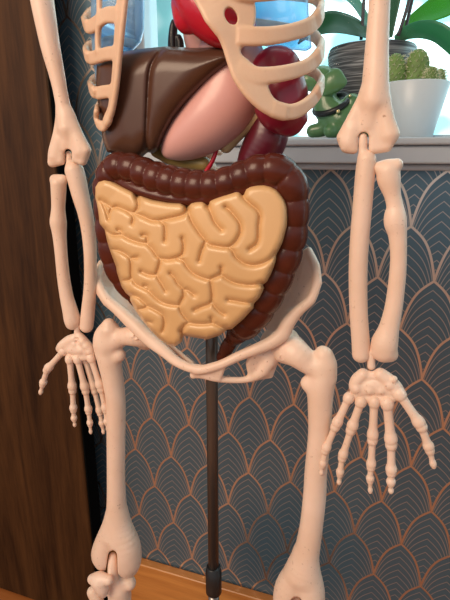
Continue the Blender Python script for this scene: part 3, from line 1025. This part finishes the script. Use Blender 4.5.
# liver: two lobes split by a furrow
relief('liver', LIVER, SK, [(98, 66), (108, 57), (125, 52.5), (145, 49.5), (165, 47.5), (195, 49), (222, 48), (238, 52), (236, 60), (226, 66), (212, 77), (200, 88), (186, 102), (173.5, 117.5), (164, 135), (158, 149), (153, 152), (147.5, 151), (145, 153), (140, 157.5), (132, 158.5), (118, 154), (108, 151), (104, 140), (100, 110), (97, 85)],
       [[(164, 47), (156, 57), (150.5, 68), (148.5, 85), (147.5, 107), (146.5, 130), (146.5, 153)]], .318, 17, 24, 22, gd=7, gw=5.5, step=.9, sm=3)
b = Body(.0008, .336)
b.chain([(171, 149, 10.5, .325), (182, 141, 19, .328), (196, 131, 26, .331), (214, 115, 32, .334), (230, 93, 36, .338), (232, 70, 36, .342), (218, 52, 24, .345), (205, 42, 20, .345), (195, 20, 14, .345)], 3)
b.build('stomach', STOM, SK, 14)
b = Body(.0008, .315)
b.chain([(190, -30, 26), (196, -8, 25), (207, 10, 25.5), (222, 22, 24), (236, 26, 20)], 4)
b.chain([(180, 6, 9), (186, 20, 12), (190, 24, 9)], 4)
b.ball(224, 0, 31, .320, k=6)
b.build('heart', HEART, SK)
b = Body(.0006, .322)
b.ball(276, 73, 26, k=4, rz=25, ry=20)
b.chain([(280, 86, 25), (282, 97, 26), (282, 106, 26)], 4)
b.chain([(262, 110, 7), (270, 119, 8), (281, 125, 9), (291, 126, 10), (299, 118, 9)], 3)
b.build('spleen', SPLEEN, SK)
b = Body(.0007, .345)
b.chain([(270, 122, 20), (266, 140, 21), (257, 158, 19), (250, 178, 15)], 3)
b.build('kidney', KIDNEY, SK)
b = Body(.0006, .338)
b.chain([(262, 112, 9), (250, 122, 8), (238, 132, 8), (226, 146, 7)], 3)
b.build('pancreas', TAN, SK)
b = Body(.0006, .338)
b.chain([(158, 150, 8), (172, 157, 8), (190, 162, 7), (204, 164, 7)], 3)
b.build('gallbladder', plain('olive_yellow_plastic', (.42, .30, .10), .4), SK)
b = Body(.0005, .333)
b.chain([(206, 172, 2.5), (213, 160, 2.2), (217, 148, 2.2)], 1)
b.build('artery', HEART, SK)
b = Body(.0005, .342)
b.chain([(173.5, 22, 2.6), (173.5, 27, 4), (173, 33, 4.4), (173, 40, 5), (173, 60, 5.5)], 1)
b.chain([(178.5, 38, 3.6), (180, 44, 4), (180, 60, 4)], 1)
b.build('peg', BLACK, SK)['label'] = 'black plastic peg behind the liver'

LO = [(92, -25), (120, -30), (143, -24), (143.5, 10), (143, 30), (140, 42), (132, 50), (121, 56), (114, 72), (107, 85), (101, 87), (97, 80), (94, 60), (92, 30)]
relief('lung', LUNG, SK, LO, [[(120, -25), (128, 5), (126, 30), (118, 52)], [(133, -20), (136, 10), (131, 40)]], .338, 12, 16, 16, gd=1.6, gw=5, step=1.0, sm=3)
RO = [(252, -25), (280, -30), (306, -25), (307, 0), (308, 25), (310.5, 47), (306, 50), (290, 48.5), (270, 46), (252, 42), (246, 20)]
relief('lung', LUNG, SK, RO, [[(268, -25), (272, 10), (280, 45)], [(290, -25), (291, 10), (296, 45)], [(250, 12), (280, 18), (306, 8)]], .338, 12, 14, 16, gd=1.6, gw=5, step=1.0, sm=3)

# --- support pole
YP = .352
pt, pc, pb2 = at(212, 300, YP), at(213, 566, YP), at(213, 592, YP)
rp = 5.7 * mpp(212, 450, YP)
xp = (pt[0] + pc[0]) / 2
part('support_pole', lathe('support_pole', [(rp, pc[2]), (rp, pt[2] + .10)], (xp, YP, 0), 32), POLE)
rc = 8.0 * mpp(213, 578, YP)
part('pole_collar', lathe('pole_collar', [(rc * .93, pb2[2]), (rc, pb2[2] + .001), (rc, pc[2] - .006), (rc * .88, pc[2] - .005), (rc * .88, pc[2] - .0005), (rc * .8, pc[2])], (xp, YP, 0), 32), BLACK)
part('lower_pole', lathe('lower_pole', [(rp * 1.05, .012), (rp * 1.05, pb2[2])], (xp, YP, 0), 32), STEEL)
part('stand_base', lathe('stand_base', [(.13, 0), (.132, .004), (.13, .010), (.02, .016), (.012, .03)], (xp, YP, 0), 48), BLACK)

PL = {'small_intestine': 'tan coiled small intestine', 'large_intestine': 'dark red-brown ribbed large intestine', 'liver': 'dark brown two-lobed liver',
      'stomach': 'smooth pink stomach', 'heart': 'glossy red heart', 'spleen': 'maroon organ behind the lower ribs', 'kidney': 'deep maroon organ above the bowel',
      'lung': 'clear blue plastic lung', 'support_pole': 'thin dark metal support pole', 'pole_collar': 'black collar on the pole', 'lower_pole': 'grey metal lower pole'}
for o in SK.children:
    k = o.name.split('.')[0]
    if k in PL:
        o['label'] = PL[k]

# ------------------------------------------------------------------ things on the windowsill
# white pot with cacti
YC = .668
pc0 = at(411, 136, YC); s = mpp(411, 110, YC)
c0 = (float(at(413, 110, YC)[0]), YC, sill_top)
zr = Z_at(413, 81, YC - 31 * s * .6) - sill_top
R1, R0 = 32 * s, 21 * s
CP = empty('cactus_pot', c0, 'smooth white tapered pot planted with small spiny cacti on the windowsill', 'potted cactus')
link('pot', lathe('pot', [(R0 * .96, 0), (R0, .002), (R1, zr - .001), (R1 - .001, zr), (R1 - .004, zr - .001), (R1 - .005, zr - .012)], c0, 64), plain('white_ceramic', (.56, .63, .67), .35), CP)
link('soil', lathe('soil', [(R1 * .85, zr - .02), (R1 - .0052, zr - .010), (R1 * .5, zr - .007)], c0, 48), plain('dark_soil', (.05, .035, .025), .9, bump=.6, bscale=400), CP)
CACT = plain('green_cactus_skin', (.15, .25, .065), .6, noise=.2, scale=90)
SPINE = plain('pale_spines', (.72, .70, .50), .6)


def cactus(px, top, r, dy, name='cactus'):
    s_ = mpp(px, 80, YC + dy); x = X_at(px, 75, YC + dy); z0 = sill_top + zr - .014
    hgt = Z_at(px, top, YC + dy) - z0; rr = r * s_
    n, mrow = 44, 36
    V, F, tips = [], [], []
    for i in range(mrow + 1):
        v = i / mrow
        prof = math.sin(math.pi * min(1, (.30 + .70 * v))) ** .55 if v < 1 else 0
        prof = (1 - max(0, (v - .35) / .65) ** 2.4) ** .5 * (1 - .25 * (1 - min(1, v / .35)) ** 2)
        for k in range(n):
            a = 2 * math.pi * k / n
            bump = .5 + .5 * math.cos(11 * a + v * 9) * math.cos(v * hgt / rr * 11)
            q = rr * prof * (1 + .13 * bump)
            V.append((x + q * math.cos(a), YC + dy + q * math.sin(a), z0 + hgt * v))
    for i in range(mrow):
        for k in range(n):
            F.append((i * n + k, i * n + (k + 1) % n, (i + 1) * n + (k + 1) % n, (i + 1) * n + k))
    me = bpy.data.meshes.new(name); me.from_pydata(V, [], F); me.update()
    o = link(name, me, CACT, CP)
    # spines as thin tapered needles in one mesh
    SV, SF = [], []
    rg = random.Random(int(px))
    for i in range(1, 10):
        v = i / 10.0
        prof = (1 - max(0, (v - .35) / .65) ** 2.4) ** .5
        for k in range(13):
            a = 2 * math.pi * (k + .5 * (i % 2)) / 13
            base_ = Vector((x + rr * 1.05 * prof * math.cos(a), YC + dy + rr * 1.05 * prof * math.sin(a), z0 + hgt * v))
            for _ in range(4):
                d = Vector((math.cos(a) + rg.uniform(-.7, .7), math.sin(a) + rg.uniform(-.7, .7), rg.uniform(-.4, 1.0))).normalized()
                u = d.cross(Vector((0, 0, 1))).normalized() * .00028; w = d.cross(u).normalized() * .00028
                t0 = len(SV)
                SV.extend([base_ + u, base_ - u * .5 + w, base_ - u * .5 - w, base_ + d * rg.uniform(.0035, .006)])
                SF.extend([(t0, t0 + 1, t0 + 3), (t0 + 1, t0 + 2, t0 + 3), (t0 + 2, t0, t0 + 3)])
    me = bpy.data.meshes.new('spines'); me.from_pydata(SV, [], SF); me.update()
    sp_ = link('spines', me, SPINE, o, smooth=False); sp_['kind'] = 'stuff'


cactus(394.5, 53, 10.5, .0)
cactus(416.5, 48.5, 11.5, .004)
cactus(431.5, 66, 7, -.012)
cactus(440, 68, 5.5, .008)

# dark woven pot with the orchid
YO = .69 + .045
s = mpp(372, 60, YO - .03); c1 = (X_at(371, 60, YO), YO + .01, sill_top)
zr1 = Z_at(371, 42, YO - .03) - sill_top
OP = empty('orchid_pot', c1, 'dark grey woven pot holding a broad leaved green orchid behind the cactus pot', 'potted plant')
BASK, nt, bb_ = new_mat('dark_woven_fibre')
bb_.inputs['Roughness'].default_value = .55
tc = nt.nodes.new('ShaderNodeTexCoord'); mp_ = nt.nodes.new('ShaderNodeMapping'); mp_.inputs['Scale'].default_value = (9, 9, 300)
nn = nt.nodes.new('ShaderNodeTexNoise'); nn.inputs['Scale'].default_value = 1.6; nn.inputs['Detail'].default_value = 2; nn.inputs['Distortion'].default_value = .6
rr_ = nt.nodes.new('ShaderNodeValToRGB'); rr_.color_ramp.elements[0].position = .48; rr_.color_ramp.elements[1].position = .74
rr_.color_ramp.elements[0].color = (.035, .040, .048, 1); rr_.color_ramp.elements[1].color = (.36, .38, .40, 1)
nt.links.new(tc.outputs['Object'], mp_.inputs[0]); nt.links.new(mp_.outputs[0], nn.inputs['Vector'])
nt.links.new(nn.outputs['Fac'], rr_.inputs[0]); nt.links.new(rr_.outputs[0], bb_.inputs['Base Color'])
Rt, Rb = 46 * s, 30 * s
prof = [(Rb * .97, 0)]
for i in range(61):
    t = i / 60
    prof.append((Rb + (Rt - Rb) * t ** .75 + (.0011 if i % 2 else 0) - .004 * max(0, (t - .93) / .07), .001 + (zr1 - .001) * t))
prof += [(Rt - .009, zr1 - .002), (Rt - .010, zr1 - .02)]
link('pot', lathe('pot', prof, c1, 64), BASK, OP)
link('soil', lathe('soil', [(Rt * .7, zr1 - .03), (Rt - .0102, zr1 - .016), (Rt * .4, zr1 - .010)], c1, 40), plain('bark_mulch', (.10, .06, .035), .9, bump=.8, bscale=160), OP)


def leaf(pts, name, mat, thick=.0012):
    """A strap leaf: rows of (px, py, half width px, Y, roll) with a keel and real thickness."""
    R = spline(pts, 6)
    W = at(R[:, 0], R[:, 1], R[:, 3])
    T = np.gradient(W, axis=0); T /= np.linalg.norm(T, axis=1)[:, None]
    V, F = [], []
    m_ = 9
    for i in range(len(R)):
        s_ = mpp(R[i, 0], R[i, 1], R[i, 3])
        side = np.cross(T[i], [0, 0, 1.0]); side /= np.linalg.norm(side) + 1e-9
        nrm = np.cross(side, T[i])
        a = R[i, 4]; sd = side * math.cos(a) + nrm * math.sin(a); nr = np.cross(sd, T[i])
        for sgn in (1, -1):
            for k in range(m_):
                u = -1 + 2 * k / (m_ - 1)
                V.append(W[i] + sd * u * R[i, 2] * s_ + nr * (abs(u) ** 1.5 * .22 * R[i, 2] * s_ + sgn * thick * (1 - .8 * u * u)))
    k2 = 2 * m_
    for i in range(len(R) - 1):
        for k in range(m_ - 1):
            a = i * k2 + k
            F.append((a, a + 1, a + 1 + k2, a + k2)); b_ = a + m_
            F.append((b_ + k2, b_ + 1 + k2, b_ + 1, b_))
        for k in (0, m_ - 1):
            a = i * k2 + k
            F.append((a, a + m_, a + m_ + k2, a + k2))
    for i in (0, len(R) - 1):
        for k in range(m_ - 1):
            a = i * k2 + k; F.append((a, a + 1, a + m_ + 1, a + m_))
    me = bpy.data.meshes.new(name); me.from_pydata([tuple(v) for v in V], [], F); me.update()
    return link(name, me, mat, OP)


LD = leaf_mat('dark_green_leaf', (.015, .11, .045), .40)
LT = leaf_mat('teal_green_leaf', (.05, .24, .15), .45)
LB = leaf_mat('bright_green_leaf', (.06, .30, .012), .62)
yo = YO
leaf([(380, 42, 5, yo, .8), (366, 34, 11, yo - .02, .85), (347, 27, 15, yo - .035, .9), (328, 25, 14, yo - .05, .95), (309, 34, 7, yo - .055, 1.0), (298, 44, 1, yo - .055, 1.0)], 'leaf', LD)
leaf([(396, 40, 4, yo, .8), (406, 34, 7, yo - .02, .8), (422, 31, 9.5, yo - .035, .9), (440, 36, 11, yo - .045, .9), (462, 56, 9, yo - .05, .9), (480, 84, 2, yo - .05, .9)], 'leaf', LT)
leaf([(398, 36, 4, yo + .01, .7), (410, 25, 8, yo + .015, .8), (430, 13, 12, yo + .02, .8), (455, 0, 14, yo + .02, .8), (482, -22, 3, yo + .02, .8)], 'leaf', LB)
leaf([(388, 38, 5, yo + .01, .4), (390, 14, 9, yo + .012, .5), (392, -12, 11, yo + .015, .5), (396, -40, 4, yo + .01, .5)], 'leaf', LD)
leaf([(374, 38, 5, yo + .012, .5), (360, 12, 8, yo + .01, .7), (345, -6, 10, yo + .005, .8), (322, -22, 3, yo, .8)], 'leaf', LT)
STEM = plain('dark_plum_stem', (.035, .022, .030), .5)
for p in ([(361, 40, yo - .015), (363, 15, yo - .018), (365, -20, yo - .02), (367, -60, yo - .02)], [(398, 36, yo - .02), (404, 18, yo - .022), (410, -5, yo - .025), (417, -50, yo - .03)], [(404, 36, yo - .01), (408, 18, yo - .012), (412, 0, yo - .015), (420, -45, yo - .02)]):
    link('flower_stem', tube('flower_stem', [tuple(at(*q)) for q in spline(p, 5)], .0022, 10), STEM, OP)

# green animal figurine with a black collar
YF = .645
GG = plain('green_glazed_ceramic', (.085, .20, .075), .3, noise=.12, scale=30, coat=.3)
fo = at(336, 130, YF)
FG = empty('dog_figurine', (fo[0], YF, sill_top), 'green glazed dog figurine with black studded collar on the sill beside the dark pot', 'figurine')


def on_sill(py):
    return py


b = Body(.0007, YF)
b.chain([(328, 108, 12), (336, 116, 15), (343, 122, 17), (350, 124, 18, YF + .01), (358, 122, 17, YF + .02)], 4)
b.chain([(352, 104, 10), (352, 116, 13)], 4)
b.chain([(326, 110, 11.5), (325, 98, 11), (324, 88, 12), (322, 80, 13)], 4)
b.chain([(322, 80, 12), (312, 80, 10.5), (300, 83, 9), (292, 86, 7.5)], 4)
b.chain([(330, 122, 9), (322, 129, 7.5), (313, 131, 6.5)], 4)
b.chain([(342, 128, 9.5), (330, 131, 6.5, YF - .015)], 4)
b.chain([(360, 128, 10, YF + .02), (345, 131, 6.5, YF + .0)], 4)
b.build('body', GG, FG)
e = Body(.0006, YF - .013)
e.chain([(326, 90.5, 5.5), (332, 82, 9.5), (336, 76, 7), (333, 71.5, 3)], 4, 1.7, 6)
e.chain([(332, 84, 9), (341, 82.5, 5.5), (344.5, 82, 2.5)], 5, 1.7, 6)
e.build('ear', GG, FG)
e = Body(.0006, YF)
th = np.linspace(0, 2 * math.pi, 25)
ring = [(332 + 17 * math.cos(a) + 1.2 * math.sin(a), 104.5 - 7 * math.cos(a) + 6.5 * math.sin(a), 3.0, YF - .020 * math.sin(a)) for a in th]
e.chain(ring, 1, n=2)
col_ = e.build('collar', BLACK, FG)
e = Body(.0004, YF)
e.ball(338, 111.5, 2.2, YF - .0235); e.build('stud', plain('brass_stud', (.75, .6, .3), .25, metal=1), col_)
e = Body(.0004, YF)
e.ball(350, 96, 1.6, YF - .012); e.build('stud', bpy.data.materials['brass_stud'], col_)

# ------------------------------------------------------------------ light
Wd = bpy.data.worlds.new('daylight'); SC.world = Wd; Wd.use_nodes = True
nt = Wd.node_tree; N, L = nt.nodes, nt.links
for n in list(N):
    N.remove(n)
out = N.new('ShaderNodeOutputWorld'); bg = N.new('ShaderNodeBackground'); L.new(bg.outputs[0], out.inputs[0])
tc = N.new('ShaderNodeTexCoord'); sep = N.new('ShaderNodeSeparateXYZ'); L.new(tc.outputs['Generated'], sep.inputs[0])
# outdoors (beyond the window): bright cloudy sky with teal hints; indoors: dim fill, cool bright band added for the wallpaper lines to reflect
no = N.new('ShaderNodeTexNoise'); no.inputs['Scale'].default_value = 7; no.inputs['Detail'].default_value = 2; L.new(tc.outputs['Generated'], no.inputs['Vector'])
rp_ = N.new('ShaderNodeValToRGB'); el = rp_.color_ramp.elements
el[0].position = .38; el[0].color = (.13, .24, .30, 1); el[1].position = .60; el[1].color = (.85, .98, 1.0, 1)
e2 = el.new(.47); e2.color = (.16, .42, .44, 1)
L.new(no.outputs['Fac'], rp_.inputs[0])
az = N.new('ShaderNodeMapRange'); az.inputs['From Min'].default_value = -.50; az.inputs['From Max'].default_value = -.12
az.inputs['To Min'].default_value = .6; az.inputs['To Max'].default_value = 4.2
L.new(sep.outputs['X'], az.inputs['Value'])
sc_ = N.new('ShaderNodeVectorMath'); sc_.operation = 'SCALE'; L.new(rp_.outputs[0], sc_.inputs[0]); L.new(az.outputs[0], sc_.inputs['Scale'])
yr = N.new('ShaderNodeMapRange'); yr.inputs['From Min'].default_value = -.05; yr.inputs['From Max'].default_value = .15; L.new(sep.outputs['Y'], yr.inputs['Value'])
mx = N.new('ShaderNodeMix'); mx.data_type = 'RGBA'; L.new(yr.outputs[0], mx.inputs['Factor'])
zr_ = N.new('ShaderNodeValToRGB'); zm = N.new('ShaderNodeMapRange'); zm.inputs['From Min'].default_value = -1; L.new(sep.outputs['Z'], zm.inputs['Value'])
ze = zr_.color_ramp.elements; ze[0].position = .40; ze[0].color = (.16, .13, .11, 1); ze[1].position = .85; ze[1].color = (.26, .25, .25, 1)
z2 = ze.new(.48); z2.color = (.62, .68, .74, 1); z3 = ze.new(.60); z3.color = (.52, .57, .62, 1)
L.new(zm.outputs[0], zr_.inputs[0]); L.new(zr_.outputs[0], mx.inputs['A']); L.new(sc_.outputs[0], mx.inputs['B'])
L.new(mx.outputs['Result'], bg.inputs['Color']); bg.inputs['Strength'].default_value = 1.0


def area(name, loc, target, size, power, col):
    l = bpy.data.lights.new(name, 'AREA'); l.size = size; l.energy = power; l.color = col
    o = bpy.data.objects.new(name, l); COL.objects.link(o); o.location = loc
    o.rotation_euler = (Vector(target) - Vector(loc)).to_track_quat('-Z', 'Y').to_euler()
    return o


area('room_lamp', (-.60, -.85, 1.45), (-.05, .33, .65), .8, 20, (1.0, .76, .55))

SC.view_settings.view_transform = 'Standard'
SC.view_settings.look = 'None'
SC.view_settings.gamma = 1
SC.view_settings.use_curve_mapping = False
SC.view_settings.exposure = 0
